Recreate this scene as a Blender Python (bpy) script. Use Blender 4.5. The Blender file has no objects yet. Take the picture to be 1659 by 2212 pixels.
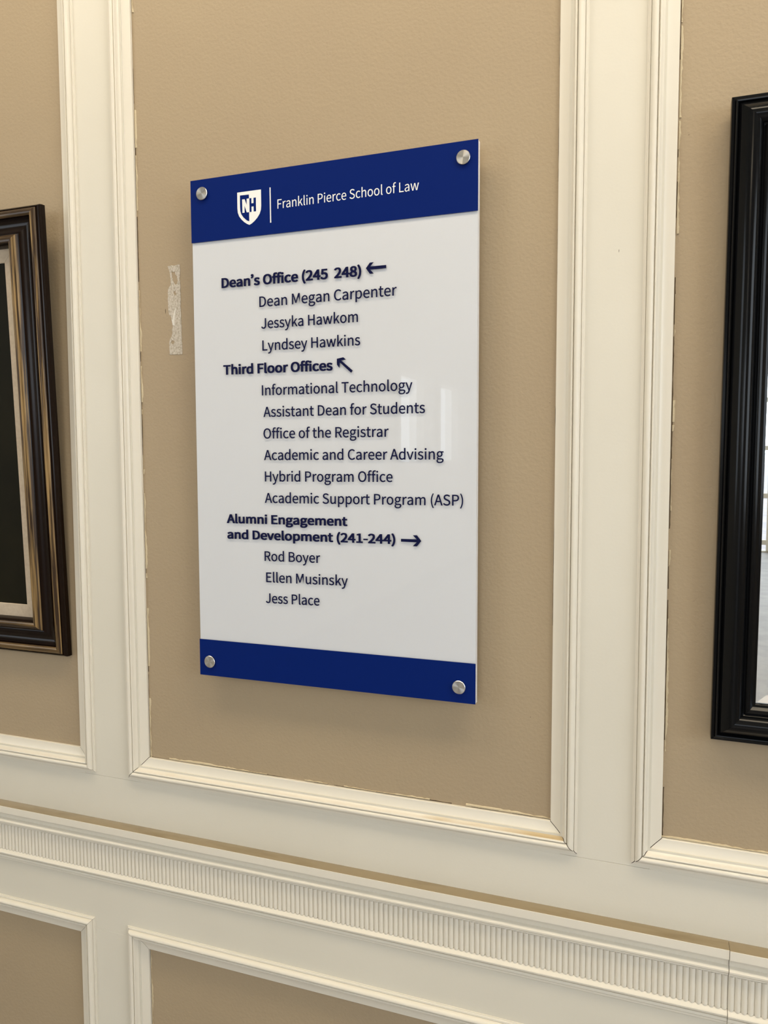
import bpy, bmesh, math, random
from mathutils import Vector, Matrix
random.seed(7)
scene = bpy.context.scene
COL = scene.collection
EYE = 1.55                      # camera height above the floor; wall measurements below are relative to it
D = 1.08                        # camera distance from the painted boards of the wall (y = 0)

# ------------------------------------------------------------------ camera
cam_data = bpy.data.cameras.new('camera')
cam = bpy.data.objects.new('camera', cam_data)
COL.objects.link(cam)
cam_data.sensor_fit = 'HORIZONTAL'
cam_data.sensor_width = 36.0
cam_data.lens = 36.0 * 1680.0 / 1659.0
cam_data.clip_start = 0.02
_r = Vector((0.93793987, 0.34678302, -0.00321325))
_u = Vector((-0.02171433, 0.06797275, 0.99745085))
_f = Vector((-0.34611744, 0.93547915, -0.07128451))
_m = Matrix((_r, _u, -_f)).transposed().to_4x4()
_m.translation = Vector((0.0, -D, EYE))
cam.matrix_world = _m
scene.camera = cam

# ------------------------------------------------------------------ world, lamps, exposure
world = bpy.data.worlds.new('sky')
scene.world = world
world.use_nodes = True
bg = world.node_tree.nodes['Background']
bg.inputs[0].default_value = (0.80, 0.90, 1.0, 1)
bg.inputs[1].default_value = 3.0
scene.view_settings.view_transform = 'Standard'
scene.view_settings.look = 'None'
scene.view_settings.gamma = 1.0
scene.view_settings.use_curve_mapping = False
scene.view_settings.exposure = -0.17
scene.cycles.use_denoising = True
scene.cycles.max_bounces = 8
scene.cycles.sample_clamp_indirect = 6.0
scene.cycles.caustics_reflective = True      # the ledge throws a glow up the wall
scene.cycles.denoising_prefilter = 'ACCURATE'
scene.cycles.caustics_refractive = False


def area(name, loc, target, sx, sy, power, color):
    l = bpy.data.lights.new(name, 'AREA')
    l.shape = 'RECTANGLE'
    l.size, l.size_y = sx, sy
    l.energy = power
    l.color = color
    o = bpy.data.objects.new(name, l)
    COL.objects.link(o)
    o.location = loc
    d = Vector(target) - Vector(loc)
    o.rotation_euler = d.to_track_quat('-Z', 'Y').to_euler()
    return o


DAY = (0.86, 0.93, 1.0)
WARM = (1.0, 0.86, 0.64)
# daylight outside the glazed doors of the far end, the windows of the right and of the left wall
area('daylight_far_doors', (-0.1, -11.5, 2.15), (-0.1, 0, 2.15), 4.4, 1.5, 110, DAY)
area('daylight_right_window', (3.0, -1.9, 2.0), (-1.0, -1.5, 1.55), 2.1, 1.5, 41, (0.86, 0.94, 1.0))
area('daylight_left_window_near', (-3.12, -2.1, 2.0), (0.0, -1.9, 1.55), 1.1, 1.4, 9, DAY)
area('daylight_left_window_mid', (-3.05, -7.96, 2.0), (0, -7.96, 2.0), 0.88, 1.02, 7, DAY)
area('daylight_left_window_far', (-3.05, -9.62, 2.0), (0, -9.62, 2.0), 0.90, 1.02, 7, DAY)
_s = bpy.data.lights.new('sun', 'SUN')
_s.energy = 8.0
_s.angle = math.radians(0.6)
_s.color = (1.0, 0.96, 0.9)
_so = bpy.data.objects.new('sun', _s)
COL.objects.link(_so)
_so.location = (6, 0, 5)
_so.rotation_euler = Vector((-2.9, -0.35, -2.1)).to_track_quat('-Z', 'Y').to_euler()
# ceiling lamps (their housings are built further down)
for _x, _y, _p in ((0.55, -0.70, 20.0), (-1.15, -0.70, 13.0), (-0.3, -4.2, 22.0), (-0.3, -8.0, 22.0)):
    area('ceiling_lamp_light', (_x, _y, 3.17), (_x, _y, 0), 1.3, 0.40, _p, WARM)


# ------------------------------------------------------------------ materials
def mat(name, base, rough=0.5, metal=0.0, bump=None, coat=0.0, var=None, spec=0.5):
    """bump=(scale, strength, distance[, stretch])  var=(scale, other colour, low, high[, stretch])"""
    m = bpy.data.materials.new(name)
    m.use_nodes = True
    nt = m.node_tree
    b = nt.nodes['Principled BSDF']
    b.inputs['Base Color'].default_value = (*base, 1)
    b.inputs['Roughness'].default_value = rough
    b.inputs['Metallic'].default_value = metal
    b.inputs['Coat Weight'].default_value = coat
    b.inputs['Specular IOR Level'].default_value = spec
    co = nt.nodes.new('ShaderNodeTexCoord')

    def noise(scale, stretch, detail=4):
        mp = nt.nodes.new('ShaderNodeMapping')
        mp.inputs['Scale'].default_value = stretch
        nt.links.new(co.outputs['Object'], mp.inputs['Vector'])
        n = nt.nodes.new('ShaderNodeTexNoise')
        n.inputs['Scale'].default_value = scale
        n.inputs['Detail'].default_value = detail
        nt.links.new(mp.outputs[0], n.inputs['Vector'])
        return n
    if bump:
        n = noise(bump[0], bump[3] if len(bump) > 3 else (1, 1, 1))
        bp = nt.nodes.new('ShaderNodeBump')
        bp.inputs['Strength'].default_value = bump[1]
        bp.inputs['Distance'].default_value = bump[2]
        nt.links.new(n.outputs['Fac'], bp.inputs['Height'])
        nt.links.new(bp.outputs[0], b.inputs['Normal'])
    if var:
        n = noise(var[0], var[4] if len(var) > 4 else (1, 1, 1))
        r = nt.nodes.new('ShaderNodeMapRange')
        r.inputs['From Min'].default_value = var[2]
        r.inputs['From Max'].default_value = var[3]
        nt.links.new(n.outputs['Fac'], r.inputs['Value'])
        mx = nt.nodes.new('ShaderNodeMix')
        mx.data_type = 'RGBA'
        mx.inputs['A'].default_value = (*base, 1)
        mx.inputs['B'].default_value = (*var[1], 1)
        nt.links.new(r.outputs[0], mx.inputs['Factor'])
        nt.links.new(mx.outputs['Result'], b.inputs['Base Color'])
    return m


WHITE = mat('cream_gloss_paint', (0.70, 0.67, 0.585), 0.42, bump=(260, 0.25, 0.0004), var=(3, (0.67, 0.64, 0.555), 0.4, 0.65))
MOULD = mat('cream_moulding_paint', (0.74, 0.70, 0.61), 0.36, bump=(320, 0.12, 0.0003))
DUSTY = mat('cream_moulding_with_dirt', (0.75, 0.70, 0.60), 0.4, bump=(320, 0.2, 0.0003), var=(9, (0.50, 0.38, 0.21), 0.48, 0.68, (.5, 1, 1)))
TAN = mat('tan_wall_paint', (0.385, 0.302, 0.195), 0.6, bump=(210, 0.5, 0.0011), var=(2.2, (0.37, 0.288, 0.188), 0.4, 0.65))
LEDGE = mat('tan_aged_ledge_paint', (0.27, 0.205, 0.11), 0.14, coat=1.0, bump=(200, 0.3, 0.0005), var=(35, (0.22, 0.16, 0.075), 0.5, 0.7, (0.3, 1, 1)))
CAULK = mat('ragged_caulk', (0.58, 0.49, 0.33), 0.6, bump=(400, 0.8, 0.001))
GAP = mat('dark_open_crack', (0.06, 0.038, 0.018), 0.9)
LETTER = mat('navy_vinyl', (0.003, 0.005, 0.045), 0.4, spec=0.12)
BLUE = mat('royal_blue_vinyl', (0.0008, 0.0135, 0.135), 0.42, spec=0.08)
PRINT = mat('white_vinyl', (0.86, 0.87, 0.86), 0.45)
SIGNW = mat('white_sign_backing', (0.735, 0.745, 0.775), 0.5)
TAPE = mat('torn_paper_residue', (0.60, 0.55, 0.48), 0.7, bump=(700, 0.9, 0.0012), var=(420, (0.42, 0.37, 0.29), 0.45, 0.62, (1, 1, .6)))
TAPEW = mat('torn_paper_white_fold', (0.72, 0.69, 0.63), 0.6, bump=(500, 0.6, 0.001))
BLACKW = mat('black_lacquered_wood', (0.0035, 0.0038, 0.0045), 0.15, bump=(14, 0.12, 0.004, (1, 1, 0.35)), spec=0.16)
UMBER = mat('dark_umber_wood', (0.009, 0.0042, 0.0022), 0.2, bump=(60, 0.06, 0.001, (1, 1, .1)), spec=0.16)
GOLD = mat('rubbed_gold_leaf_on_umber', (0.035, 0.018, 0.007), 0.36, 0.1, bump=(60, 0.1, 0.001, (1, 1, .1)), spec=0.3,
           var=(260, (0.32, 0.205, 0.08), 0.44, 0.66, (1, 1, 0.03)))
GOLDH = mat('rubbed_gold_leaf_on_umber_level', (0.035, 0.018, 0.007), 0.3, 0.25, bump=(60, 0.1, 0.001, (.1, 1, 1)),
            var=(75, (0.26, 0.16, 0.06), 0.45, 0.7, (0.07, 1, 1)))
LINEN = mat('pinkish_linen_liner', (0.55, 0.46, 0.35), 0.85, bump=(900, 0.5, 0.0005), var=(160, (0.50, 0.41, 0.31), 0.4, 0.65))
CANVAS = mat('dark_olive_painting', (0.0135, 0.012, 0.006), 0.5, var=(4, (0.008, 0.0075, 0.0045), 0.4, 0.65), spec=0.06)
MIRROR = mat('silvered_glass', (0.90, 0.92, 0.92), 0.01, 1.0)
PLASTER = mat('pale_plaster', (0.72, 0.69, 0.62), 0.8, bump=(40, 0.2, 0.001))
FLOORM = mat('grey_beige_stone_floor', (0.36, 0.335, 0.315), 0.5, var=(5, (0.30, 0.28, 0.265), 0.4, 0.6))
STREET = mat('grey_paving', (0.30, 0.28, 0.29), 0.9, var=(3, (0.24, 0.23, 0.24), 0.4, 0.6))

# brushed cap: concentric turning marks give the fan shaped glints
CAPM = mat('spun_steel', (0.55, 0.54, 0.52), 0.27, 1.0)
_b = CAPM.node_tree.nodes['Principled BSDF']
_b.inputs['Anisotropic'].default_value = 0.9
_t = CAPM.node_tree.nodes.new('ShaderNodeTangent')
_t.direction_type = 'RADIAL'
_t.axis = 'Y'
CAPM.node_tree.links.new(_t.outputs[0], _b.inputs['Tangent'])

# clear acrylic: see-through, with the surface reflection of plastic
CLEAR = bpy.data.materials.new('clear_acrylic')
CLEAR.use_nodes = True
_nt = CLEAR.node_tree
_nt.nodes.remove(_nt.nodes['Principled BSDF'])
_tr = _nt.nodes.new('ShaderNodeBsdfTransparent')
_tr.inputs[0].default_value = (0.985, 0.99, 0.995, 1)
_gl = _nt.nodes.new('ShaderNodeBsdfGlossy')
_gl.inputs['Roughness'].default_value = 0.015
_fr = _nt.nodes.new('ShaderNodeFresnel')
_fr.inputs['IOR'].default_value = 1.49
_mx = _nt.nodes.new('ShaderNodeMixShader')
_ge = _nt.nodes.new('ShaderNodeNewGeometry')
_sub = _nt.nodes.new('ShaderNodeMath')
_sub.operation = 'SUBTRACT'
_sub.inputs[0].default_value = 1.0
_nt.links.new(_ge.outputs['Backfacing'], _sub.inputs[1])
_mul = _nt.nodes.new('ShaderNodeMath')
_mul.operation = 'MULTIPLY'
_nt.links.new(_fr.outputs[0], _mul.inputs[0])
_nt.links.new(_sub.outputs[0], _mul.inputs[1])
_nt.links.new(_mul.outputs[0], _mx.inputs[0])
_nt.links.new(_tr.outputs[0], _mx.inputs[1])
_nt.links.new(_gl.outputs[0], _mx.inputs[2])
_nt.links.new(_mx.outputs[0], _nt.nodes['Material Output'].inputs[0])

LAMPG = bpy.data.materials.new('glowing_opal_glass')
LAMPG.use_nodes = True
_b = LAMPG.node_tree.nodes['Principled BSDF']
_b.inputs['Base Color'].default_value = (0.9, 0.85, 0.75, 1)
_b.inputs['Emission Color'].default_value = (1.0, 0.82, 0.6, 1)
_b.inputs['Emission Strength'].default_value = 4.0


# ------------------------------------------------------------------ helpers
def mesh_obj(name, verts, faces, mats, parent=None, fmat=None, smooth=None, loc=None):
    me = bpy.data.meshes.new(name)
    me.from_pydata([tuple(v) for v in verts], [], faces)
    for m in (mats if isinstance(mats, (list, tuple)) else [mats]):
        me.materials.append(m)
    if fmat:
        me.polygons.foreach_set('material_index', fmat)
    bm = bmesh.new()
    bm.from_mesh(me)
    bmesh.ops.recalc_face_normals(bm, faces=bm.faces)
    bm.to_mesh(me)
    bm.free()
    if smooth:
        me.polygons.foreach_set('use_smooth', [True] * len(me.polygons))
        me.set_sharp_from_angle(angle=math.radians(smooth))
    o = bpy.data.objects.new(name, me)
    COL.objects.link(o)
    if parent is not None:
        o.parent = parent
    if loc:
        o.location = loc
    return o


def box(name, x0, x1, y0, y1, z0, z1, m, parent=None, bevel=0.0):
    v = [(x, y, z) for x in (x0, x1) for y in (y0, y1) for z in (z0, z1)]
    f = [(0, 1, 3, 2), (4, 6, 7, 5), (0, 4, 5, 1), (2, 3, 7, 6), (0, 2, 6, 4), (1, 5, 7, 3)]
    o = mesh_obj(name, v, f, m, parent)
    if bevel:
        bm = bmesh.new()
        bm.from_mesh(o.data)
        bmesh.ops.bevel(bm, geom=bm.edges[:], offset=bevel, segments=1, affect='EDGES')
        bm.to_mesh(o.data)
        bm.free()
    return o


def empty(name, loc=(0, 0, 0), rot=(0, 0, 0)):
    o = bpy.data.objects.new(name, None)
    COL.objects.link(o)
    o.location = loc
    o.rotation_euler = rot
    o.empty_display_size = 0.05
    return o


def tag(o, label, cat, group=None):
    o['label'] = label
    o['category'] = cat
    if group:
        o['group'] = group
    return o


def struct(o, label=None):
    o['kind'] = 'structure'
    if label:
        o['label'] = label
    return o


def side(name, prof, rect, which, y0, m, parent, segs=None, gap=0.00025, smooth=38, ends=0):
    """One mitred length of moulding of a rectangular frame. rect = outer x0,x1,z0,z1; prof = [(s inward, h proud)]"""
    x0, x1, z0, z1 = rect
    verts = []
    n = len(prof)
    for e in (0, 1):
        for s, h in prof:
            if which == 'bottom':
                p = (x0 + s + gap, y0 - h, z0 + s) if e == 0 else (x1 - s - gap, y0 - h, z0 + s)
            elif which == 'top':
                p = (x0 + s + gap, y0 - h, z1 - s) if e == 0 else (x1 - s - gap, y0 - h, z1 - s)
            elif which == 'left':
                p = (x0 + s, y0 - h, z0 + s + gap) if e == 0 else (x0 + s, y0 - h, z1 - s - gap)
            else:
                p = (x1 - s, y0 - h, z0 + s + gap) if e == 0 else (x1 - s, y0 - h, z1 - s - gap)
            verts.append(p)
    faces, fm = [], []
    for i in range(n - 1):
        faces.append((i, i + 1, n + i + 1, n + i))
        fm.append(segs[i] if segs else 0)
    faces.append(tuple(range(n)))
    faces.append(tuple(range(n, 2 * n)))
    faces.append((n - 1, 0, n, 2 * n - 1))
    fm += [ends, ends, 0]
    return mesh_obj(name, verts, faces, m, parent, fm, smooth)


def run(name, prof, xa, xb, m, parent, segs=None, smooth=38, dy=0.0):
    """A straight length along x; prof = [(z relative to eye, h proud)]"""
    n = len(prof)
    verts = [(x, dy - h, EYE + z) for x in (xa, xb) for z, h in prof]
    faces = [(i, i + 1, n + i + 1, n + i) for i in range(n - 1)]
    fm = list(segs) if segs else [0] * (n - 1)
    faces += [tuple(range(n)), tuple(range(n, 2 * n)), (n - 1, 0, n, 2 * n - 1)]
    fm += [0, 0, 0]
    return mesh_obj(name, verts, faces, m, parent, fm, smooth)


def arc(cx, cy, r, a0, a1, n):
    return [(cx + r * math.cos(math.radians(a0 + (a1 - a0) * i / n)), cy + r * math.sin(math.radians(a0 + (a1 - a0) * i / n))) for i in range(n + 1)]


# ------------------------------------------------------------------ the panelled wall
XL, XR = -3.0, 3.2          # side walls
YB = -11.0                  # far wall behind the camera
ZC = 3.3                    # ceiling
wall = struct(box('wall_front', XL - 0.15, XR + 0.15, 0.0135, 0.16, 0.0, ZC, TAN), 'tan and cream panelled wall carrying the directory sign')

PX = [(-1.706, -0.9445), (-0.8743, -0.1128), (-0.0408, 0.7207)]      # outer x of the mouldings
UZ = (-0.5555, 1.40)                                                  # upper panels (relative to eye)
LZ = (-1.33, -0.8155)                                                 # lower panels
W = 0.0383
PROF = [(0, -.002), (0, .0018), (.0012, .0019), (.0017, .0030), (.0040, .0033), (.0046, .0020), (.0052, .0060), (.0068, .0085),
        (.0088, .0095), (.0108, .0094), (.0126, .0082), (.0136, .0060), (.0141, .0036), (.0146, .0064), (.0158, .0076), (.0170, .0072),
        (.0177, .0058), (.0181, .0040), (.0192, .0020), (.0212, -.0003), (.0240, -.0022), (.0275, -.0036), (.0315, -.0046),
        (.0355, -.0051), (.0378, -.0053), (.0383, -.0058), (.0383, -.0098)]
HL = 0.013                   # the boards below the chair rail stand this much forward
u = 0.024                    # how far the boards run under the mouldings
JZ = -0.5605                 # hairline where the stiles stand on the level board
xs = [XL] + [v for p in PX for v in p] + [XR]
for i in range(0, len(xs), 2):
    a, b = xs[i] - (u if i else 0), xs[i + 1] + (u if i + 2 < len(xs) else 0)
    if i == 0:
        a = XL
    box('stile', a, b, 0.0, 0.0134, EYE + JZ + 0.0003, EYE + UZ[1] - 0.02, WHITE, wall, 0.0003)
    box('stile', a, b, -HL, 0.0134, EYE + LZ[0] + 0.02, EYE + LZ[1] - 0.02, WHITE, wall, 0.0003)
box('rail_board', XL, XR, 0.0, 0.0134, EYE - 0.66, EYE + JZ, WHITE, wall, 0.0003)
for p in PX:
    box('rail_board', p[0] + u, p[1] - u, 0.0, 0.0134, EYE + JZ, EYE + UZ[0] + u, WHITE, wall)
    box('panel', p[0] + u + 0.0002, p[1] - u - 0.0002, 0.010, 0.0134, EYE + UZ[0] + u + .0002, EYE + UZ[1] - u, TAN, wall)
    box('panel', p[0] + u + 0.0002, p[1] - u - 0.0002, -HL + 0.010, 0.0134, EYE + LZ[0] + u, EYE + LZ[1] - u - .0002, TAN, wall)
box('rail_board', XL, XR, 0.0, 0.0134, EYE + UZ[1] - 0.02, ZC, WHITE, wall)
box('rail_board', XL, XR, -HL, 0.0134, EYE + LZ[1] - 0.02, EYE - 0.7405, WHITE, wall, 0.0003)
box('rail_board', XL, XR, -HL, 0.0134, 0.0, EYE + LZ[0] + 0.02, WHITE, wall)

tn = 0
for zr, h0 in ((UZ, 0.0), (LZ, HL)):
    for k, p in enumerate(PX):
        tn += 1
        t = struct(empty('trim_%d' % tn, ((p[0] + p[1]) / 2, 0, EYE + zr[0])),
                   ['cream mitred moulding of the %s panel %s the chair rail' % (s, 'above' if h0 == 0 else 'below') for s in ('left', 'middle', 'right')][k])
        rect = (p[0] - t.location.x, p[1] - t.location.x, 0, zr[1] - zr[0])
        for w in ('left', 'right', 'bottom', 'top'):
            g = 0.0006 if (h0 == 0 and k) else 0.00025
            mm = DUSTY if (w == 'bottom' and h0 == 0 and k == 1) else MOULD
            side('moulding', PROF, rect, w, -h0, [MOULD, DUSTY, GAP], t, gap=g, ends=2,
                 segs=[1 if (mm is DUSTY and 16 <= i <= 19) else 0 for i in range(len(PROF) - 1)])


def ragged(parent, x0, z0, x1, z1, y, width, m, name, seedn, gaps=0.0, step=0.004, h=0.0009, bias=0.0):
    """torn caulk bead or open crack: an uneven strip along a line on the wall"""
    rnd = random.Random(seedn)
    L = math.hypot(x1 - x0, z1 - z0)
    n = max(3, int(L / step))
    dx, dz = (x1 - x0) / L, (z1 - z0) / L
    nx, nz = -dz, dx
    verts, faces = [], []
    on = True
    wv = width
    for i in range(n):
        if rnd.random() < 0.12:
            on = rnd.random() > gaps
        a, b = L * i / n, L * (i + 1) / n
        wa = wv
        wv = max(0.15 * width, min(1.6 * width, wv + rnd.uniform(-.5, .5) * width))
        if not on:
            continue
        k = len(verts)
        for tt, ww in ((a, wa), (b, wv)):
            px, pz = x0 + dx * tt + nx * bias, z0 + dz * tt + nz * bias
            verts += [(px, y + .0005, pz), (px, y - h, pz), (px + nx * ww * .6, y - h, pz + nz * ww * .6), (px + nx * ww, y + .0005, pz + nz * ww)]
        faces += [(k, k + 1, k + 5, k + 4), (k + 1, k + 2, k + 6, k + 5), (k + 2, k + 3, k + 7, k + 6), (k, k + 3, k + 2, k + 1), (k + 4, k + 5, k + 6, k + 7), (k, k + 4, k + 7, k + 3)]
    return mesh_obj(name, verts, faces, m, parent)


# caulk and cracks round the middle and the right upper panel, and one lower panel
c0, c1 = PX[1]
cz = EYE + UZ[0] + W
PY = 0.010
jobs = [
    # x0, z0, x1, z1 (the strip grows to the left of travel)
    ((c0 + W, EYE + UZ[1] - W, c0 + W, cz), 'left'),
    ((c0 + W, cz, c1 - W, cz), 'bottom'),
    ((PX[2][0] + W, EYE + UZ[1] - W, PX[2][0] + W, cz), 'left'),
]
sd = 1
for (a, b, c, d), nm in jobs:
    ragged(wall, a, b, c, d, PY, 0.0022, CAULK, 'caulk', sd, gaps=0.4, step=0.004, h=0.0014, bias=0.0016)
    ragged(wall, a, b, c, d, PY, 0.0011, GAP, 'crack', sd + 50, gaps=0.45, step=0.005, h=0.0003, bias=0.0006)
    sd += 1
ragged(wall, PX[2][0] + W, cz, 0.60, cz, PY, 0.0018, CAULK, 'caulk', 9, gaps=0.1, h=0.0016, bias=0.0008)
ragged(wall, c1 - W, cz, c1 - W, EYE + UZ[1] - W, PY, 0.0009, GAP, 'crack', 12, gaps=0.3, h=0.0003, bias=0.0)
ragged(wall, c0 + W, EYE + LZ[1] - W, c0 + W, EYE - 1.2, -HL + PY, 0.002, CAULK, 'caulk', 15, gaps=0.1, h=0.0012, bias=0.0014)
ragged(wall, c0 + W, EYE + LZ[1] - W, c0 + W, EYE - 1.2, -HL + PY, 0.001, GAP, 'crack', 16, gaps=0.5, h=0.0004, bias=0.0006)

# small chips and specks in the paint
for cx, cz_, w2, h2, yy in ((-.7838, .2382, .0009, .0080, .0100), (-.1815, -.3714, .0011, .0009, .0100), (-.0712, .2668, .0006, .0040, .0), (-.1594, .0729, .0010, .0007, .0100),
                            (-.8724, -.8795, .0018, .0120, -HL - .0020), (-.8728, -.9631, .0012, .0050, -HL - .0020), (-.8728, -.2275, .0008, .0045, -.0020), (-.4392, -.8284, .0008, .0012, -HL), (.0108, .4036, .0009, .0009, .0046)):
    mesh_obj('paint_chip', [(cx + w2 * math.cos(a) * .5 * (1 + .3 * math.sin(3 * a)), yy - .0001 * j, EYE + cz_ + h2 * math.sin(a) * .5) for j in (0, 1) for a in [i * math.pi / 4 for i in range(8)]],
             [tuple(range(8)), tuple(range(8, 16))] + [(i, (i + 1) % 8, 8 + (i + 1) % 8, 8 + i) for i in range(8)], GAP, wall)

# ------------------------------------------------------------------ chair rail with its fluted band
JX = 0.0835
rail = struct(empty('trim_7', (0, 0, EYE - 0.745)), 'cream chair rail with a tan ledge and a band of short carved flutes')
CAP = [(-.6393, -.0010), (-.6371, .0255), (-.6374, .0260), (-.6488, .0262), (-.6491, .0252), (-.6500, .0254)] + \
      [(-.6500 - 0.0122 * (1 - math.cos(math.radians(a))), .0250 - 0.0090 * math.sin(math.radians(a))) for a in (15, 30, 45, 60, 75, 88)] + \
      [(-.6630, .0158), (-.6637, .0194), (-.6650, .0218), (-.6670, .0232), (-.6694, .0230), (-.6712, .0212), (-.6721, .0186), (-.6726, .0156), (-.6734, .0172), (-.6760, .0174), (-.6764, .0160), (-.6768, 0.0)]
BAND = [(-.6768, 0.0), (-.6768, .0138), (-.7248, .0138), (-.7248, .0)]
FOOT = [(-.7248, 0.0), (-.7240, .0150), (-.7262, .0162), (-.7275, .0190), (-.7296, .0202), (-.7318, .0198), (-.7334, .0180), (-.7342, .0150), (-.7349, .0142),
        (-.7356, .0168), (-.7392, .0172), (-.7397, .0150), (-.7402, .0141), (-.7408, .0158), (-.7438, .0156), (-.7450, .0144), (-.7455, HL - .001)]
for xa, xb, dy in ((XL + 0.001, JX - 0.0003, 0.0), (JX + 0.0003, XR - 0.001, -0.0012)):
    # the back edges start in the wall plane
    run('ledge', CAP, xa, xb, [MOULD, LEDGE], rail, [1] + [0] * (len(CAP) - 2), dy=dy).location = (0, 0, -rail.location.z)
    run('backing_strip', BAND, xa, xb, MOULD, rail, dy=dy).location = (0, 0, -rail.location.z)
    run('lower_bead', FOOT, xa, xb, MOULD, rail, dy=dy).location = (0, 0, -rail.location.z)

# one flute: a half round reed with a round lower end; the cell is as wide as the pitch
PITCH = 0.00788
ft, fb = -0.6768, -0.7252


def flute_mesh():
    hw = PITCH / 2
    base, rise = .0141, .0026
    cols = [-1, -.93, -.6, -.2, .2, .6, .93, 1]
    zr = fb + hw * .8            # centre of the round end
    rows = [ft, -0.690, zr]
    verts, faces = [], []
    grid = []
    for z in rows:
        row = []
        for c in cols:
            h = base if abs(c) > .98 else base + .0003 + rise * (1 - abs(c) ** 2.4)
            row.append(len(verts)); verts.append((c * hw, -h, z))
        grid.append(row)
    for k, rr in enumerate((.35, .65, .85, 1.0)):
        row = []
        for c in cols:
            # sweep the columns down to the semicircle
            zz = zr - rr * hw * .8 * math.sqrt(max(0.0, 1 - (c * .98) ** 2))
            h = base if abs(c) > .98 else base + (.0003 + rise * (1 - abs(c) ** 2.4)) * (1 - .45 * rr ** 4)
            row.append(len(verts)); verts.append((c * hw, -h, zz))
        grid.append(row)
    # back rim so that the end is a solid lip
    row = []
    for c in cols:
        v = verts[grid[-1][cols.index(c)]]
        row.append(len(verts)); verts.append((v[0], -.0135, v[2]))
    grid.append(row)
    for a, b in zip(grid, grid[1:]):
        for i in range(len(cols) - 1):
            faces.append((a[i], a[i + 1], b[i + 1], b[i]))
    return verts, faces


fv, ff = flute_mesh()
f0 = mesh_obj('flute', fv, ff, MOULD, rail, smooth=50)
# the ridge between two flutes is sharp; face the channel to the room
for pnt in f0.data.polygons:
    pass
x = JX - 0.5 * PITCH
placed = 0
idx = []
while x > -1.24:
    idx.append(x); x -= PITCH
x = JX + 0.5 * PITCH
while x < 0.20:
    idx.append(x); x += PITCH
for j, xx in enumerate(idx):
    o = f0 if j == 0 else f0.copy()
    if j:
        COL.objects.link(o)
    o.location = (xx, -0.0012 if xx > JX else 0.0, EYE - rail.location.z)
# beyond the picture the band goes on, joined
for nm, xa, xb in (('flute_strip', XL + .01, min(idx) - PITCH / 2), ('flute_strip', max(idx) + PITCH / 2, XR - .01)):
    n = int((xb - xa) / PITCH)
    vv, fa = [], []
    for k in range(n):
        o_ = len(vv)
        cx = (xb - (k + .5) * PITCH) if xa < -2 else (xa + (k + .5) * PITCH)
        vv += [(p[0] + cx, p[1], p[2] + EYE - rail.location.z) for p in fv]
        fa += [tuple(i + o_ for i in f) for f in ff]
    s_ = mesh_obj(nm, vv, fa, MOULD, rail, smooth=50)
    s_['kind'] = 'stuff'

# ------------------------------------------------------------------ directory sign
SX0, SX1, SZ0, SZ1 = -0.7122, -0.2551, EYE - 0.3526, EYE + 0.4279
YF, YM, YK = -0.0180, -0.0163, -0.0072        # front of the clear sheet, sheet/backing seam, back of the backing
sign = tag(empty('directory_sign', (SX0, YK, SZ0)), 'white office directory sign with blue header and foot bands, mounted on the tan panel', 'sign')


def sbox(name, x0, x1, y0, y1, z0, z1, m, bevel=0.0, parent=None):
    o = box(name, x0 - SX0, x1 - SX0, y0 - YK, y1 - YK, z0 - SZ0, z1 - SZ0, m, parent or sign, bevel)
    return o


back = sbox('backing_board', SX0 + .0003, SX1 - .0003, YM, YK, SZ0 + .0003, SZ1 - .0003, SIGNW, 0.0003)
clear = sbox('clear_cover_sheet', SX0, SX1, YF, YM - 0.00005, SZ0, SZ1, CLEAR)
clear['label'] = 'clear acrylic front sheet'
hd = sbox('header_band', SX0, SX1, YF - .00025, YF - .00002, EYE + 0.3332, SZ1, BLUE)
hd['label'] = 'blue header band with shield and school name'
fo = sbox('foot_band', SX0, SX1, YF - .00025, YF - .00002, SZ0, EYE - 0.2938, BLUE)
fo['label'] = 'blue foot band'

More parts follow.
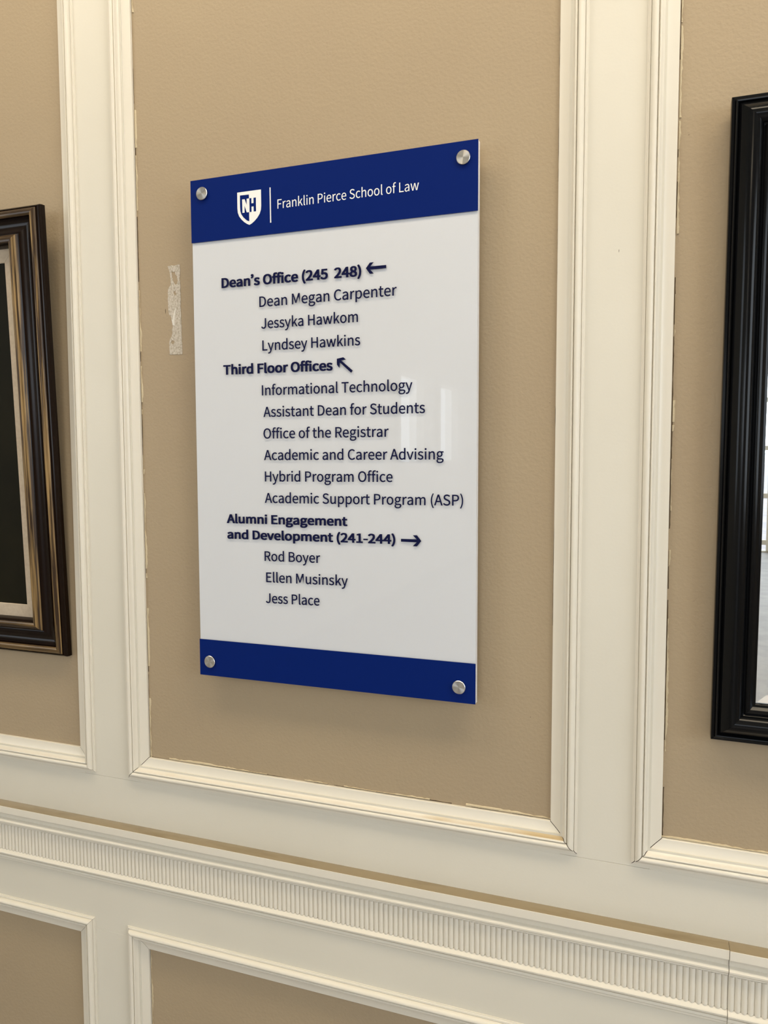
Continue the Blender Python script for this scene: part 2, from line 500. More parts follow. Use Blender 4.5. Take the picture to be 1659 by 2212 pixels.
GLYPHS = {
    ' ': (214, ''),
    '(': (322, '228,-187 281,-163 237,-79 203,11 179,104 165,200 160,297 165,393 179,488 203,581 237,671 281,755 228,780 180,693 141,602 112,506 94,405 88,297 94,188 112,86 141,-9 180,-100'),
    ')': (322, '94,-187 143,-100 182,-9 211,86 228,188 235,297 228,405 211,506 182,602 143,693 94,780 40,755 84,671 119,581 143,488 158,393 163,297 158,200 143,104 119,11 84,-79 40,-163'),
    '-': (331, '44,234 288,234 288,300 44,300'),
    '1': (529, '84,0 467,0 467,72 327,72 327,699 260,699 220,679 172,663 115,650 115,594 240,594 240,72 84,72'),
    '2': (529, '42,0 482,0 482,75 288,75 251,74 212,72 174,69 265,160 341,250 399,337 435,422 448,506 439,575 412,632 370,675 313,702 244,712 194,707 150,693 109,672 73,644 38,609 89,560 131,602 179,630 234,641 280,634 316,615 342,586 357,548 362,503 350,428 313,347 250,259 160,161 42,52'),
    '4': (529, '324,0 406,0 406,193 500,193 500,262 406,262 406,699 310,699 19,250 19,193 324,193|324,262 110,262 269,501 325,604 329,604 324,477'),
    '5': (529, '250,-12 319,-2 381,28 432,77 466,144 479,227 468,310 438,372 392,416 334,442 268,450 229,447 195,437 163,423 181,625 444,625 444,699 105,699 82,373 129,343 166,366 203,380 245,384 294,377 334,357 364,324 383,280 390,225 383,169 362,123 330,89 289,67 241,60 196,64 157,76 124,93 95,114 70,137 26,80 57,53 94,27 137,7 189,-7'),
    '8': (529, '267,-12 340,-3 400,22 446,61 475,110 485,168 479,221 462,264 436,300 404,328 368,352 368,357 394,380 418,409 440,444 455,483 461,526 452,586 428,637 388,676 335,701 269,710 207,701 155,678 113,640 87,591 77,532 82,491 96,454 117,422 142,394 172,371 172,367 134,343 99,311 70,272 51,226 44,174 55,113 85,62 132,22 194,-3|315,380 266,400 223,423 188,452 165,488 156,532 162,570 177,601 201,625 232,640 268,645 309,639 342,621 366,594 381,560 386,521 378,471 354,423|268,52 221,59 180,76 149,104 128,139 121,181 126,220 139,255 159,287 186,316 217,340 275,316 325,290 366,259 393,221 402,171 396,132 379,99 350,74 313,58'),
    'A': (580, '4,0 93,0 160,214 416,214 483,0 576,0 339,699 240,699|182,283 217,391 241,469 264,547 286,628 290,628 313,548 336,470 361,391 394,283'),
    'B': (627, '96,0 319,0 406,8 479,33 535,74 571,131 584,205 577,257 558,300 527,334 488,358 442,372 442,377 477,394 506,419 527,451 539,488 544,528 532,593 500,642 449,674 383,693 303,699 96,699|184,402 184,629 292,629 351,626 397,614 430,592 450,560 457,517 451,478 432,446 399,422 352,408 288,402|184,71 184,334 306,334 373,329 426,315 465,290 489,254 497,208 489,157 464,119 425,92 372,76 306,71'),
    'C': (609, '360,-12 411,-8 458,4 501,25 539,53 574,88 526,144 478,101 425,74 363,65 289,78 229,115 184,175 156,254 146,352 156,448 186,527 232,585 293,622 366,634 422,626 469,603 509,568 557,626 530,652 497,675 458,694 414,707 365,712 265,696 180,649 113,574 71,474 55,349 70,224 112,124 177,49 261,3'),
    'D': (656, '96,0 275,0 389,15 480,60 546,132 586,230 600,352 586,474 546,571 479,641 388,684 271,699 96,699|184,72 184,628 263,628 352,616 421,582 470,526 500,449 509,352 500,255 470,177 421,120 352,85 263,72'),
    'E': (562, '96,0 509,0 509,75 184,75 184,330 449,330 449,405 184,405 184,625 499,625 499,699 96,699'),
    'F': (526, '96,0 184,0 184,314 451,314 451,388 184,388 184,625 499,625 499,699 96,699'),
    'H': (694, '96,0 184,0 184,330 510,330 510,0 599,0 599,699 510,699 510,406 184,406 184,699 96,699'),
    'I': (279, '96,0 184,0 184,699 96,699'),
    'J': (510, '226,-12 298,-1 353,29 390,76 412,136 419,205 419,699 330,699 330,214 326,158 312,116 290,87 258,70 217,65 171,73 130,98 96,144 33,98 61,59 93,28 132,6 176,-8'),
    'L': (518, '96,0 490,0 490,75 184,75 184,699 96,699'),
    'M': (774, '96,0 175,0 175,387 174,454 170,526 164,593 168,593 224,434 357,71 416,71 547,434 604,593 608,593 602,526 598,454 596,387 596,0 678,0 678,699 572,699 439,325 390,179 386,179 336,325 202,699 96,699'),
    'N': (690, '96,0 179,0 179,367 177,441 173,514 169,586 173,586 248,442 503,0 593,0 593,699 509,699 509,336 511,262 516,187 522,114 517,114 442,258 186,699 96,699'),
    'O': (708, '354,-12 452,4 535,51 598,127 638,228 652,352 638,475 598,575 535,650 452,696 354,712 255,696 173,650 110,575 70,475 55,352 70,228 110,127 173,51 255,4|354,65 284,78 226,116 183,175 155,255 146,352 155,448 183,527 226,585 284,622 354,634 424,622 481,585 525,527 552,448 562,352 552,255 525,175 481,116 424,78'),
    'P': (604, '96,0 184,0 184,279 299,279 385,287 456,312 511,354 545,415 557,494 545,574 510,632 455,671 383,692 296,699 96,699|184,350 184,628 284,628 351,623 403,610 440,585 462,547 469,494 462,441 441,400 405,372 354,355 288,350'),
    'R': (606, '184,367 184,628 301,628 361,623 409,610 443,587 464,552 471,504 464,454 443,416 409,389 361,373 301,367|480,0 579,0 402,306 454,325 498,354 531,393 552,443 559,504 547,580 514,635 462,672 395,693 315,699 96,699 96,0 184,0 184,297 310,297'),
    'S': (568, '290,-12 371,-2 437,26 486,68 517,123 527,186 520,242 500,287 469,322 430,350 383,373 284,416 251,430 220,447 193,469 175,497 168,533 174,567 191,596 218,617 255,630 299,634 359,626 412,604 458,569 504,626 472,654 434,678 393,696 347,707 299,712 227,703 166,677 119,638 89,587 78,526 87,471 110,427 142,393 181,367 220,347 320,303 358,286 391,267 416,245 432,216 438,178 431,141 413,109 383,85 342,70 291,65 220,76 154,106 98,152 46,91 85,56 129,27 178,6 232,-8'),
    'T': (571, '241,0 330,0 330,625 542,625 542,699 30,699 30,625 241,625'),
    'a': (537, '207,-12 269,-2 326,24 379,62 382,62 389,0 461,0 461,319 454,390 434,449 399,493 349,521 281,531 202,520 133,495 78,464 112,403 157,430 209,451 267,459 311,452 341,432 361,403 371,367 374,328 256,309 167,282 105,244 68,195 56,134 64,83 84,42 116,12 158,-6|232,58 202,61 177,70 158,86 145,109 140,140 148,177 172,209 216,235 283,255 374,270 374,126 326,88 279,66'),
    'b': (589, '316,-12 385,0 446,35 496,92 529,170 541,267 532,356 507,429 465,484 407,519 335,531 277,521 222,495 172,459 175,551 175,759 88,759 88,0 157,0 165,53 169,53 216,18 266,-4|301,61 263,66 220,83 175,114 175,387 223,426 269,450 313,458 365,449 404,424 430,383 445,330 450,266 443,196 423,139 391,96 350,70'),
    'c': (486, '292,-12 353,-4 409,18 460,52 422,112 386,86 345,67 299,60 246,69 202,96 168,137 147,192 139,258 147,325 169,380 204,422 249,449 302,458 340,452 374,436 405,413 449,470 409,500 360,523 299,531 221,519 153,485 99,429 63,353 50,258 62,164 95,89 147,34 214,-1'),
    'd': (591, '264,-12 324,-2 377,24 422,61 424,61 432,0 504,0 504,759 416,759 416,560 421,471 376,503 329,524 275,531 206,519 145,484 95,427 63,351 51,258 60,164 88,89 133,33 192,-1|283,61 234,70 194,95 164,136 146,191 140,259 148,325 169,380 201,422 243,449 290,458 332,452 374,435 416,403 416,132 373,92 329,69'),
    'e': (528, '298,-12 363,-5 419,13 467,40 437,98 397,76 355,62 307,57 252,65 206,89 170,127 146,177 135,238 485,238 488,288 480,370 454,438 411,488 354,520 281,531 212,519 149,484 97,427 62,352 50,258 62,165 97,89 151,34 219,-1|134,300 147,357 170,402 202,435 241,455 283,462 328,455 364,435 390,403 406,357 412,300'),
    'f': (310, '31,447 102,447 102,0 189,0 189,447 299,447 299,518 189,518 189,600 192,636 200,665 215,685 236,698 262,702 281,700 301,696 320,688 340,755 314,764 284,770 253,772 198,764 155,742 125,706 108,659 102,601 102,518 31,513'),
    'g': (538, '262,-238 351,-229 424,-203 478,-164 513,-115 525,-59 517,-13 495,21 459,45 409,59 344,64 242,64 206,67 180,74 163,86 154,102 152,120 156,145 168,165 185,182 209,172 236,166 261,164 322,172 374,196 415,233 442,283 451,344 446,387 431,423 409,451 515,451 515,518 335,518 314,525 289,529 261,531 201,523 148,499 106,460 78,409 68,346 78,289 103,241 135,207 135,203 108,179 87,147 78,107 84,70 101,42 125,22 125,17 84,-16 58,-56 49,-100 59,-149 88,-187 133,-215 192,-233|261,223 227,229 197,245 173,270 157,304 152,346 157,388 173,422 197,447 227,462 261,467 297,462 327,447 351,422 366,388 372,346 366,304 350,270 326,245 296,229|275,-178 223,-174 181,-162 150,-144 131,-118 125,-88 130,-58 147,-28 177,0 201,-5 223,-7 244,-8 334,-8 371,-10 400,-17 422,-29 434,-48 439,-73 431,-105 410,-133 376,-157 330,-173'),
    'h': (579, '88,0 175,0 175,376 223,420 268,446 317,455 353,450 381,434 400,407 411,368 415,317 415,0 502,0 502,328 496,400 477,456 446,498 402,523 343,531 303,527 266,514 232,496 201,472 172,444 175,551 175,759 88,759'),
    'i': (262, '88,0 175,0 175,518 88,518|132,625 162,632 182,652 190,683 182,712 162,732 132,739 102,732 82,712 74,683 82,652 102,632'),
    'k': (526, '88,0 174,0 174,136 271,250 423,0 517,0 321,309 494,518 397,518 177,245 174,245 174,759 88,759'),
    'l': (271, '179,-12 200,-11 217,-8 230,-5 217,62 199,60 187,64 179,76 175,97 175,759 88,759 88,103 91,63 101,31 119,7 145,-7'),
    'm': (883, '88,0 175,0 175,376 221,420 265,446 305,455 340,450 368,434 387,407 398,368 402,317 402,0 488,0 488,376 535,420 578,446 619,455 654,450 681,434 700,407 712,368 715,317 715,0 802,0 802,328 796,400 778,456 747,498 703,523 646,531 609,527 573,513 540,492 507,465 474,432 459,466 438,493 410,514 375,527 331,531 272,519 218,488 170,443 168,443 159,518 88,518'),
    'n': (582, '88,0 175,0 175,376 223,420 268,446 317,455 353,450 381,434 400,407 411,368 415,317 415,0 502,0 502,328 496,400 477,456 446,498 402,523 343,531 303,527 266,514 232,495 200,471 170,443 168,443 159,518 88,518'),
    'o': (578, '289,-12 363,-1 428,34 481,89 516,164 528,258 516,353 481,429 428,485 363,519 289,531 215,519 150,485 97,429 62,353 50,258 62,164 97,89 150,34 215,-1|289,60 239,69 198,96 166,137 146,192 139,258 146,325 166,380 198,422 239,449 289,458 339,449 381,422 412,380 433,325 440,258 433,192 412,137 381,96 339,69'),
    'p': (591, '88,-218 175,-218 175,-43 173,48 220,15 268,-6 316,-12 385,0 446,35 496,92 529,170 541,267 532,356 507,429 465,484 407,519 335,531 276,521 220,494 170,458 168,458 159,518 88,518|301,61 264,66 221,83 175,114 175,387 224,426 269,450 313,458 365,449 404,424 430,383 445,330 450,266 443,196 423,139 391,96 350,70'),
    'r': (370, '88,0 175,0 175,333 198,379 224,413 251,436 279,449 305,453 324,452 340,449 356,444 372,520 356,527 338,530 317,531 283,526 251,512 221,490 193,460 170,423 168,423 159,518 88,518'),
    's': (446, '223,-12 290,-4 342,17 380,51 403,93 411,141 402,193 377,231 342,259 299,281 254,299 220,312 189,326 165,342 148,362 142,388 146,412 157,432 176,449 203,460 238,464 281,457 320,441 356,418 398,472 353,502 299,523 237,531 175,524 126,503 89,472 67,431 59,384 68,337 91,301 125,273 166,252 210,235 244,221 276,206 303,188 321,165 328,136 324,111 312,88 292,71 263,59 226,55 169,63 119,85 72,117 31,59 86,22 151,-3'),
    't': (360, '250,-12 283,-10 315,-3 346,7 329,72 310,65 290,60 270,58 239,62 216,75 201,95 192,123 190,157 190,447 331,447 331,518 190,518 190,664 117,664 108,518 26,513 26,447 103,447 103,160 108,102 123,55 151,18 192,-4'),
    'u': (579, '239,-12 280,-8 316,4 349,24 380,50 410,81 413,81 420,0 492,0 492,518 405,518 405,151 359,101 314,72 265,63 229,68 201,84 182,110 171,149 168,200 168,518 80,518 80,190 86,118 105,61 136,21 181,-4'),
    'v': (497, '199,0 301,0 485,518 399,518 300,223 253,71 248,71 200,223 103,518 12,518'),
    'w': (765, '170,0 271,0 344,278 380,428 384,428 420,279 494,0 600,0 740,518 656,518 581,218 549,74 545,74 508,218 427,518 342,518 261,218 227,74 222,74 192,218 114,518 26,518'),
    'y': (497, '96,-223 153,-214 199,-189 236,-151 266,-101 290,-44 485,518 400,518 306,231 264,84 259,84 208,231 103,518 12,518 220,-1 209,-40 194,-76 175,-107 152,-131 125,-146 93,-152 78,-150 64,-147 52,-143 35,-213 53,-218 74,-222'),
    '’': (954, '46,571 66,535 102,556 134,586 161,622 178,665 185,713 181,743 170,768 154,787 133,800 110,804 74,795 52,772 45,742 52,711 73,689 105,681 115,682 124,685 131,689 120,645 91,604'),
}


# the closing quote comes from a full-width cell: pull it to the left and give it a narrow width
_q = [[tuple(map(int, c.split(','))) for c in k.split()] for k in GLYPHS['’'][1].split('|')]
_mn = min(x for k in _q for x, _ in k)
GLYPHS['’'] = (235, '|'.join(' '.join('%d,%d' % (x - _mn + 45, y) for x, y in k) for k in _q))


def flat_curve(name, contours, thick, m, parent, offset=0.0):
    """contours in world (x, z); becomes a thin raised mesh facing the room. Returned with its back at y=0 (local)."""
    cu = bpy.data.curves.new(name, 'CURVE')
    cu.dimensions = '2D'
    cu.fill_mode = 'BOTH'
    cu.extrude = thick / 2
    cu.offset = offset
    for c in contours:
        s = cu.splines.new('POLY')
        s.points.add(len(c) - 1)
        for p, (x_, y_) in zip(s.points, c):
            p.co = (x_, y_, 0, 1)
        s.use_cyclic_u = True
    t_ = bpy.data.objects.new(name, cu)
    COL.objects.link(t_)
    dg = bpy.context.evaluated_depsgraph_get()
    me = bpy.data.meshes.new_from_object(t_.evaluated_get(dg))
    bpy.data.objects.remove(t_, do_unlink=True)
    bpy.data.curves.remove(cu)
    me.transform(Matrix(((1, 0, 0, 0), (0, 0, -1, 0), (0, 1, 0, 0), (0, 0, 0, 1))))
    me.name = name
    me.materials.clear()
    me.materials.append(m)
    o = bpy.data.objects.new(name, me)
    COL.objects.link(o)
    o.parent = parent
    return o


def lettering(name, text, xa, xb, za, zb, cap, m, bold=0.0, y=YF - .00012, extra=0.0, thick=0.0002):
    """text whose ink runs exactly from xa to xb; baseline za -> zb (relative to eye)"""
    cs, pen = [], 0
    for ch in text:
        adv, data = GLYPHS[ch]
        if data:
            for k in data.split('|'):
                cs.append([(pen + int(c.split(',')[0]), int(c.split(',')[1])) for c in k.split()])
        pen += adv + extra
    lo = min(x for c in cs for x, _ in c)
    hi = max(x for c in cs for x, _ in c)
    off = bold * cap
    sx = (xb - xa - 2 * off) / (hi - lo)
    sy = (cap - 2 * off) / 699.0
    tilt = (zb - za) / (xb - xa)
    out = []
    for c in cs:
        r = []
        for px, py in c:
            X = xa + off + (px - lo) * sx
            Z = za + off + py * sy + tilt * (X - xa)
            r.append((X - SX0, Z + EYE - SZ0))
        out.append(r)
    o = flat_curve(name, out, thick, m, sign, min(off, .017 * cap))
    if bold > .02:
        # heavy weight: the same outlines laid over each other, spread by the extra stem width
        d = off - .017 * cap
        bm = bmesh.new()
        kk = 0
        for ddx in (-1, -.33, .33, 1):
            for ddz in (-.5, .5):
                me2 = o.data.copy()
                me2.transform(Matrix.Translation((ddx * d, -kk * .00002, ddz * d)))
                kk += 1
                bm.from_mesh(me2)
                bpy.data.meshes.remove(me2)
        bm.to_mesh(o.data)
        bm.free()
    o.location = (0, y - YK, 0)
    return o


B = 0.056
LINES = [
    ('Dean’s Office (245  248)', -.6596, -.4267, .2600, .2594, .0157, B),
    ('Dean Megan Carpenter', -.5939, -.3726, .2270, .2284, .0157, 0.013),
    ('Jessyka Hawkom', -.5912, -.4323, .1944, .1949, .0155, 0.013),
    ('Lyndsey Hawkins', -.5898, -.4290, .1613, .1614, .0155, 0.013),
    ('Third Floor Offices', -.6592, -.4730, .1273, .1265, .0155, B),
    ('Informational Technology', -.5917, -.3492, .0937, .0937, .0155, 0.013),
    ('Assistant Dean for Students', -.5895, -.3304, .0608, .0612, .0155, 0.013),
    ('Office of the Registrar', -.5900, -.3853, .0278, .0283, .0155, 0.013),
    ('Academic and Career Advising', -.5895, -.3028, -.0051, -.0046, .0155, 0.013),
    ('Hybrid Program Office', -.5886, -.3795, -.0380, -.0371, .0155, 0.013),
    ('Academic Support Program (ASP)', -.5892, -.2742, -.0711, -.0696, .0155, 0.013),
    ('Alumni Engagement', -.6575, -.4510, -.1045, -.1035, .0147, B),
    ('and Development (241-244)', -.6571, -.3754, -.1292, -.1278, .0147, B),
    ('Rod Boyer', -.5911, -.4961, -.1615, -.1606, .0152, 0.013),
    ('Ellen Musinsky', -.5888, -.4510, -.1947, -.1931, .0154, 0.013),
    ('Jess Place', -.5899, -.4979, -.2275, -.2260, .0154, 0.013),
]
for tx, xa, xb, za, zb, cap, bo in LINES:
    lettering('lettering', tx, xa, xb, za, zb, cap, LETTER, bo)
# chipped speck between the last letters of the third line
sp = flat_curve('letter_chip', [[(-.4478 - SX0, .1963 + EYE - SZ0), (-.4462 - SX0, .1968 + EYE - SZ0), (-.4455 - SX0, .1952 + EYE - SZ0), (-.4466 - SX0, .1945 + EYE - SZ0)]], .0002, LETTER, sign)
sp.location = (0, YF - .00012 - YK, 0)
hl = lettering('school_name', 'Franklin Pierce School of Law', -.5607, -.3394, .3693, .3706, .0133, PRINT, 0.0, YF - .00040, thick=.0002)
hl['label'] = 'white lettering on the blue header'


def plate(name, pts, m, y, thick=.0002):
    o = flat_curve(name, [[(x_ - SX0, z_ + EYE - SZ0) for x_, z_ in pts]], thick, m, sign)
    o.location = (0, y - YK, 0)
    return o


YT = YF - .00012
plate('arrow', [(-.4195, .2701), (-.4134, .2776), (-.4075, .2778), (-.4128, .2722), (-.3883, .2722), (-.3883, .2677), (-.4128, .2677), (-.4075, .2618), (-.4134, .2618)], LETTER, YT)['label'] = 'navy arrow pointing left'
plate('arrow', [(-.4662, .1436), (-.4557, .1453), (-.4518, .1418), (-.4590, .1406), (-.4409, .1254), (-.4433, .1221), (-.4616, .1382), (-.4621, .1300), (-.4660, .1349)], LETTER, YT)['label'] = 'navy arrow pointing up and left'
plate('arrow', [(-.3359, -.1215), (-.3425, -.1134), (-.3486, -.1137), (-.3430, -.1193), (-.3668, -.1194), (-.3668, -.1235), (-.3430, -.1237), (-.3486, -.1294), (-.3425, -.1296)], LETTER, YT)['label'] = 'navy arrow pointing right'
plate('divider', [(-.5737, .4016), (-.5719, .4016), (-.5716, .3502), (-.5734, .3502)], PRINT, YF - .0004)
SH = [(-.6291, .4006), (-.5882, .4006), (-.5882, .3770), (-.5888, .3708), (-.5910, .3652), (-.5950, .3600), (-.6000, .3555), (-.6045, .3525), (-.6086, .3507),
      (-.6128, .3525), (-.6173, .3555), (-.6223, .3600), (-.6263, .3652), (-.6285, .3708), (-.6291, .3770)]
plate('shield', SH, PRINT, YF - .0004)['label'] = 'white shield emblem with NH'
BL = [(-.6243, .3958), (-.6089, .3955), (-.6088, .3899), (-.6129, .3898), (-.6130, .3813), (-.6162, .3896), (-.6208, .3896), (-.6205, .3696), (-.6166, .3695),
      (-.6165, .3792), (-.6130, .3696), (-.6089, .3695), (-.6089, .3560), (-.6130, .3578), (-.6186, .3626), (-.6224, .3678), (-.6240, .3727), (-.6243, .3800)]
plate('shield_field', BL, BLUE, YF - .00058)
HH = [(-.6080, .3898), (-.6047, .3898), (-.6047, .3820), (-.6010, .3820), (-.6010, .3898), (-.5970, .3898), (-.5970, .3696), (-.6010, .3696), (-.6010, .3773),
      (-.6047, .3773), (-.6047, .3696), (-.6080, .3696)]
plate('shield_letter', HH, BLUE, YF - .00058)


def disc(name, r0, y0, y1, m, parent, seg=40, bev=0.0006):
    pr = [(0, y1), (r0 - bev, y1), (r0, y1 + bev if y1 < y0 else y1 - bev), (r0, y0), (0, y0)]
    vv, fa = [], []
    for r, y in pr[1:-1]:
        for i in range(seg):
            a = 2 * math.pi * i / seg
            vv.append((r * math.cos(a), y, r * math.sin(a)))
    k = len(pr) - 2
    for j in range(k - 1):
        for i in range(seg):
            fa.append((j * seg + i, j * seg + (i + 1) % seg, (j + 1) * seg + (i + 1) % seg, (j + 1) * seg + i))
    fa.append(tuple(range(seg)))
    fa.append(tuple(range((k - 1) * seg, k * seg)))
    return mesh_obj(name, vv, fa, m, parent, smooth=30)


for cx, cz_ in ((-.6904, .4058), (-.2755, .4055), (-.6923, -.3293), (-.2790, -.3294)):
    c_ = disc('standoff_cap', .0098, 0, -.0036, CAPM, sign)
    c_.location = (cx - SX0, YF - .00025 - YK, cz_ + EYE - SZ0)
    b_ = disc('standoff_barrel', .0075, .0278, .0110, CAPM, c_)
    b_.location = (0, 0, 0)

# ------------------------------------------------------------------ torn tape residue on the panel
TAPE_OUT = [(-0.77719, 0.3099), (-0.7699, 0.31064), (-0.76363, 0.31009), (-0.75734, 0.31115), (-0.75448, 0.3105), (-0.75373, 0.30246), (-0.75441, 0.29454), (-0.75499, 0.2906), (-0.75432, 0.27935), (-0.75395, 0.27533), (-0.75409, 0.25852), (-0.75394, 0.23845), (-0.75339, 0.22233), (-0.75353, 0.19817), (-0.75279, 0.18198), (-0.75287, 0.16742), (-0.75819, 0.16752), (-0.76886, 0.16786), (-0.77715, 0.16818), (-0.77734, 0.17918), (-0.77759, 0.18815), (-0.77447, 0.19529), (-0.77245, 0.19761), (-0.77082, 0.204), (-0.7717, 0.2073), (-0.76959, 0.21365), (-0.77134, 0.22103), (-0.77308, 0.22842), (-0.77735, 0.23274), (-0.77802, 0.24411), (-0.77826, 0.26027), (-0.7775, 0.27392), (-0.77319, 0.27842), (-0.7718, 0.28313), (-0.77234, 0.29201), (-0.77402, 0.30177), (-0.77587, 0.30514)]
HOLES = [[(-0.77017, 0.30065), (-0.76342, 0.29968), (-0.76277, 0.29523), (-0.76021, 0.29342), (-0.75988, 0.28779), (-0.75802, 0.28524), (-0.76057, 0.27984), (-0.76445, 0.27934), (-0.76673, 0.28433), (-0.76942, 0.29257)],
         [(-0.76617, 0.26904), (-0.76228, 0.26995), (-0.76379, 0.26766), (-0.76191, 0.26551), (-0.76247, 0.26274), (-0.76584, 0.26339), (-0.76742, 0.26592)],
         [(-0.77439, 0.18716), (-0.77214, 0.1911), (-0.76779, 0.19006), (-0.76739, 0.18679), (-0.77137, 0.18335)]]


def rough_edge(c, rnd, amp=.0004, step=.0022):
    out = []
    for (ax, az), (bx_, bz_) in zip(c, c[1:] + c[:1]):
        n = max(1, int(math.hypot(bx_ - ax, bz_ - az) / step))
        for k in range(n):
            t_ = k / n
            out.append((ax + (bx_ - ax) * t_ + rnd.uniform(-amp, amp), az + (bz_ - az) * t_ + rnd.uniform(-amp, amp)))
    return out


_rn = random.Random(3)
tape = flat_curve('tape_residue', [[(x_ + .7654, z_ - .168) for x_, z_ in rough_edge(c, _rn)] for c in [TAPE_OUT] + HOLES], .0005, TAPE, None)
tape.location = (-.7654, PY - .00026, EYE + .168)
tag(tape, 'torn strip of old tape residue stuck left of the directory sign', 'tape')
fold = flat_curve('paper_fold', [[(x_ + .7654, z_ - .168) for x_, z_ in rough_edge([(-.7722, .2255), (-.7700, .2145), (-.7665, .2142), (-.7655, .2300), (-.7625, .2420), (-.7650, .2400), (-.7690, .2290), (-.7705, .2230)], _rn, .0003)]], .0004, TAPEW, tape)
fold.location = (0, -.0004, 0)
fold['label'] = 'whiter folded scrap of the paper'


# ------------------------------------------------------------------ framed picture on the left
def frame(root, prof, Wd, Ht, mats_v, mats_h, segs):
    for w in ('left', 'right', 'bottom', 'top'):
        side('frame_side', prof, (-Wd / 2, Wd / 2, 0, Ht), w, 0.0, mats_v if w in ('left', 'right') else mats_h, root, segs, gap=0.0001, smooth=32)


FW, FH = 0.62, 0.775
pic = tag(empty('framed_picture', (-0.9975 - FW / 2, 0.0082, EYE - .3520), (math.radians(2.15), 0, 0)),
          'dark painting with pale liner in a brown and gold frame, left of the sign', 'picture')
LP = [(0, 0), (0, .006), (.0005, .010), (.0018, .0130), (.0032, .0140), (.0040, .0130), (.0048, .0152), (.0064, .0174), (.0085, .0188), (.0108, .0190),
      (.0130, .0180), (.0146, .0160), (.0156, .0138), (.0164, .0152), (.0172, .0140), (.0186, .0118), (.0210, .0100), (.0240, .0094), (.0275, .0098), (.0310, .0112),
      (.0345, .0134), (.0362, .0152), (.0370, .0148), (.0378, .0160), (.0392, .0190), (.0412, .0214), (.0438, .0230), (.0468, .0232), (.0495, .0216), (.0515, .0185),
      (.0528, .0140), (.0536, .0090), (.0540, .0050), (.0540, .0)]
LP = [(a * 1.21, b * 1.1) for a, b in LP]
LSEG = [1 if (6 <= i <= 10 or 23 <= i <= 27) else 0 for i in range(len(LP) - 1)]
frame(pic, LP, FW, FH, [UMBER, GOLD], [UMBER, GOLDH], LSEG)
LN = [(0, 0), (0, .0074), (.0220, .0080), (.0230, .0070), (.0230, 0)]
for w in ('left', 'right', 'bottom', 'top'):
    side('liner', LN, (-FW / 2 + .0650, FW / 2 - .0650, .0650, FH - .0650), w, 0.0, LINEN, pic, gap=0.00025)
box('painting', -FW / 2 + .08, FW / 2 - .08, -.0060, -.002, .080, FH - .08, CANVAS, pic)

# ------------------------------------------------------------------ bevelled mirror on the right
MW, MH = 0.56, 0.800
mir = tag(empty('framed_mirror', (.0545 + MW / 2, 0.0085, EYE - .3680), (math.radians(0.5), math.radians(0.28), 0)),
          'mirror in a glossy black moulded wooden frame, right of the sign', 'mirror')
RP = [(0, 0), (0, .0180), (.0006, .0194), (.0034, .0200), (.0044, .0196), (.0048, .0216), (.0060, .0230), (.0072, .0228), (.0080, .0210), (.0086, .0196), (.0096, .0214),
      (.0130, .0246), (.0170, .0280), (.0200, .0298), (.0230, .0306), (.0262, .0304), (.0292, .0292), (.0320, .0270), (.0342, .0242), (.0354, .0222), (.0362, .0230), (.0370, .0220),
      (.0380, .0212), (.0396, .0226), (.0412, .0230), (.0430, .0224), (.0452, .0204), (.0474, .0176), (.0490, .0166), (.0502, .0162), (.0512, .0152), (.0518, .0128), (.0518, 0)]
frame(mir, RP, MW, MH, [BLACKW], [BLACKW], None)
gx0, gx1, gz0, gz1 = -MW / 2 + .0512, MW / 2 - .0512, .0512, MH - .0512
bvl = .0125
o4 = [(gx0, gz0), (gx1, gz0), (gx1, gz1), (gx0, gz1)]
i4 = [(gx0 + bvl, gz0 + bvl), (gx1 - bvl, gz0 + bvl), (gx1 - bvl, gz1 - bvl), (gx0 + bvl, gz1 - bvl)]
mesh_obj('mirror_glass', [(x_, -.0138, z_) for x_, z_ in i4] + [(x_, -.0030, z_) for x_, z_ in i4],
         [(0, 1, 2, 3), (7, 6, 5, 4), (0, 4, 5, 1), (1, 5, 6, 2), (2, 6, 7, 3), (3, 7, 4, 0)], MIRROR, mir)
for k in range(4):
    j = (k + 1) % 4
    g_ = 0.00015
    mesh_obj('bevel', [(o4[k][0], -.0123, o4[k][1]), (o4[j][0], -.0123, o4[j][1]), (i4[j][0], -.0137, i4[j][1]), (i4[k][0], -.0137, i4[k][1]),
                       (o4[k][0], -.0030, o4[k][1]), (o4[j][0], -.0030, o4[j][1]), (i4[j][0], -.0030, i4[j][1]), (i4[k][0], -.0030, i4[k][1])],
             [(0, 1, 2, 3), (4, 7, 6, 5), (0, 4, 5, 1), (2, 6, 7, 3), (1, 5, 6, 2), (0, 3, 7, 4)], MIRROR, mir)

# ------------------------------------------------------------------ the rest of the hall, seen in the reflections
fl = struct(box('floor', XL - .15, XR + .15, YB - .15, .16, -.12, 0, FLOORM))
ce = struct(box('ceiling', XL - .15, XR + .15, YB - .15, .16, ZC, ZC + .12, PLASTER))


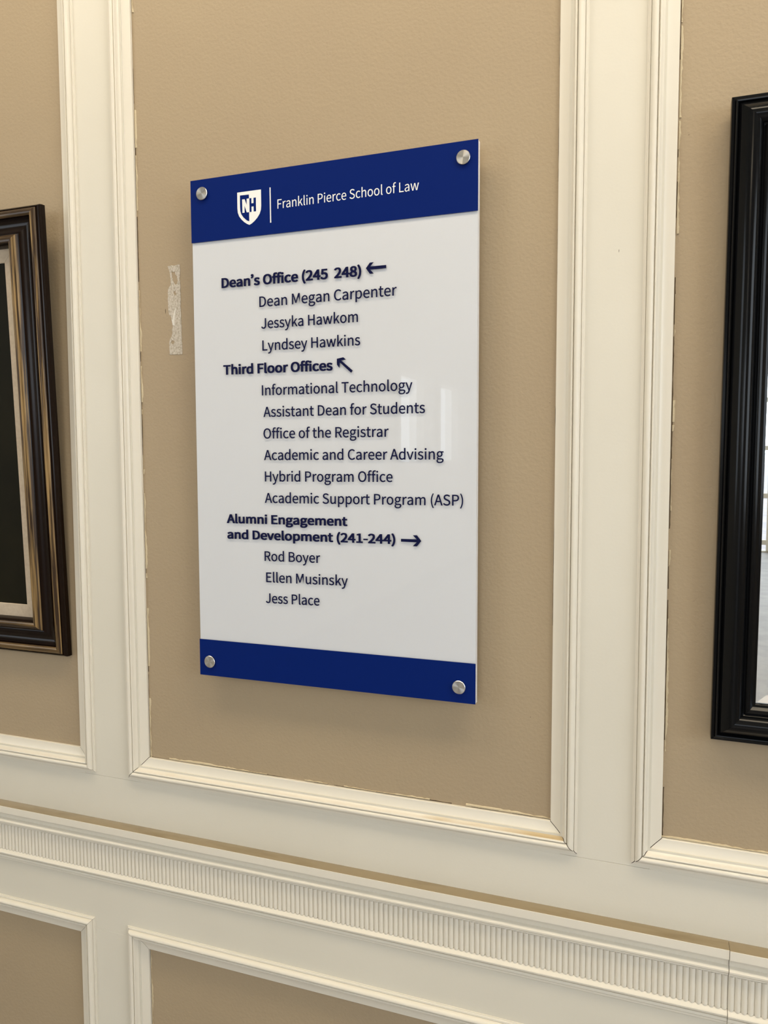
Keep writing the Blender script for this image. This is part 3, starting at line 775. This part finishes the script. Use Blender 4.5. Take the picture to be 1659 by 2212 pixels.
def wall_with_openings(name, axis, pos, a0, a1, z0, z1, holes, thick, m):
    """holes = [(a0,a1,z0,z1)] sorted along the wall; built of blocks joined into one wall mesh"""
    vv, fa = [], []

    def blk(p, q, r, s):
        if q - p < 1e-4 or s - r < 1e-4:
            return
        k = len(vv)
        for A in (p, q):
            for T in (pos, pos + thick):
                for Z in (r, s):
                    vv.append((T, A, Z) if axis == 'y' else (A, T, Z))
        for f in ((0, 1, 3, 2), (4, 6, 7, 5), (0, 4, 5, 1), (2, 3, 7, 6), (0, 2, 6, 4), (1, 5, 7, 3)):
            fa.append(tuple(i + k for i in f))
    c = a0
    for h in holes:
        blk(c, h[0], z0, z1)
        blk(h[0], h[1], z0, h[2])
        blk(h[0], h[1], h[3], z1)
        c = h[1]
    blk(c, a1, z0, z1)
    return struct(mesh_obj(name, vv, fa, m))


LH = [(-10.08, -9.16, 1.48, 2.52), (-8.41, -7.51, 1.48, 2.52), (-2.65, -1.55, 1.30, 2.70)]
RH = [(-2.95, -0.85, 1.2, 2.75)]
BH = [(-2.2, 2.0, 0.02, 2.9)]
wall_with_openings('wall_left', 'y', XL, YB, 0.0, 0, ZC, LH, -.15, WHITE)
wall_with_openings('wall_right', 'y', XR, YB, 0.0, 0, ZC, RH, .15, TAN)
wall_with_openings('wall_back', 'x', YB, XL - .15, XR + .15, 0, ZC, BH, -.15, WHITE)
struct(box('baseboard_left', XL, XL + .035, YB, -.02, 0.001, .36, MOULD, None, .004))
struct(box('baseboard_right', XR - .02, XR, YB, -.02, 0.001, .16, MOULD, None, .004))
wn = 0
for hs, X in ((LH, XL), (RH, XR)):
    for h in hs:
        wn += 1
        w_ = struct(empty('window_%d' % wn, (X, (h[0] + h[1]) / 2, h[2])), 'white sash window in the side wall, seen only as a reflection')
        sg = -1 if X < 0 else 1
        wd, ht = (h[1] - h[0]) / 2, h[3] - h[2]
        for nm, a, b, c, d in (('frame_bar', -wd - .09, -wd, -.09, ht + .09), ('frame_bar', wd, wd + .09, -.09, ht + .09), ('frame_bar', -wd, wd, -.09, 0), ('frame_bar', -wd, wd, ht, ht + .09)):
            box(nm, -.02 * sg - .03, -.02 * sg + .03, a, b, c, d, MOULD, w_, .004)
dr = struct(empty('door_1', (-.1, YB, 0)), 'white glazed doors at the far end of the hall, seen only as a reflection')
for xx in (-2.1, -1.05, 0.0, 1.05, 2.1):
    box('door_stile', xx - .05, xx + .05, -.08, .02, .02, 2.9, MOULD, dr, .004)
for zz in (.14, .80, 1.47, 2.14, 2.81):
    for xx in (-2.05, -1.0, .05, 1.1):
        box('glazing_bar', xx, xx + .95, -.06, 0, zz - .035, zz + .035, MOULD, dr, .004)
struct(box('ground', -30, 30, -60, YB - .16, -.3, -.1, STREET), 'grey paving outside the glazed doors')
LAMP_WHERE = iter(('above the mirror', 'above the framed painting', 'in the middle of the hall', 'at the far end of the hall'))
for _x, _y in ((0.55, -0.70), (-1.15, -0.70), (-0.3, -4.2), (-0.3, -8.0)):
    lp = tag(empty('ceiling_lamp', (_x, _y, ZC)), 'long opal ceiling lamp ' + next(LAMP_WHERE), 'lamp', 'opal ceiling lamps')
    box('lamp_housing', -.70, .70, -.25, .25, -.05, -.001, MOULD, lp, .004)
    box('opal_diffuser', -.66, .66, -.21, .21, -.085, -.0502, LAMPG, lp, .01)
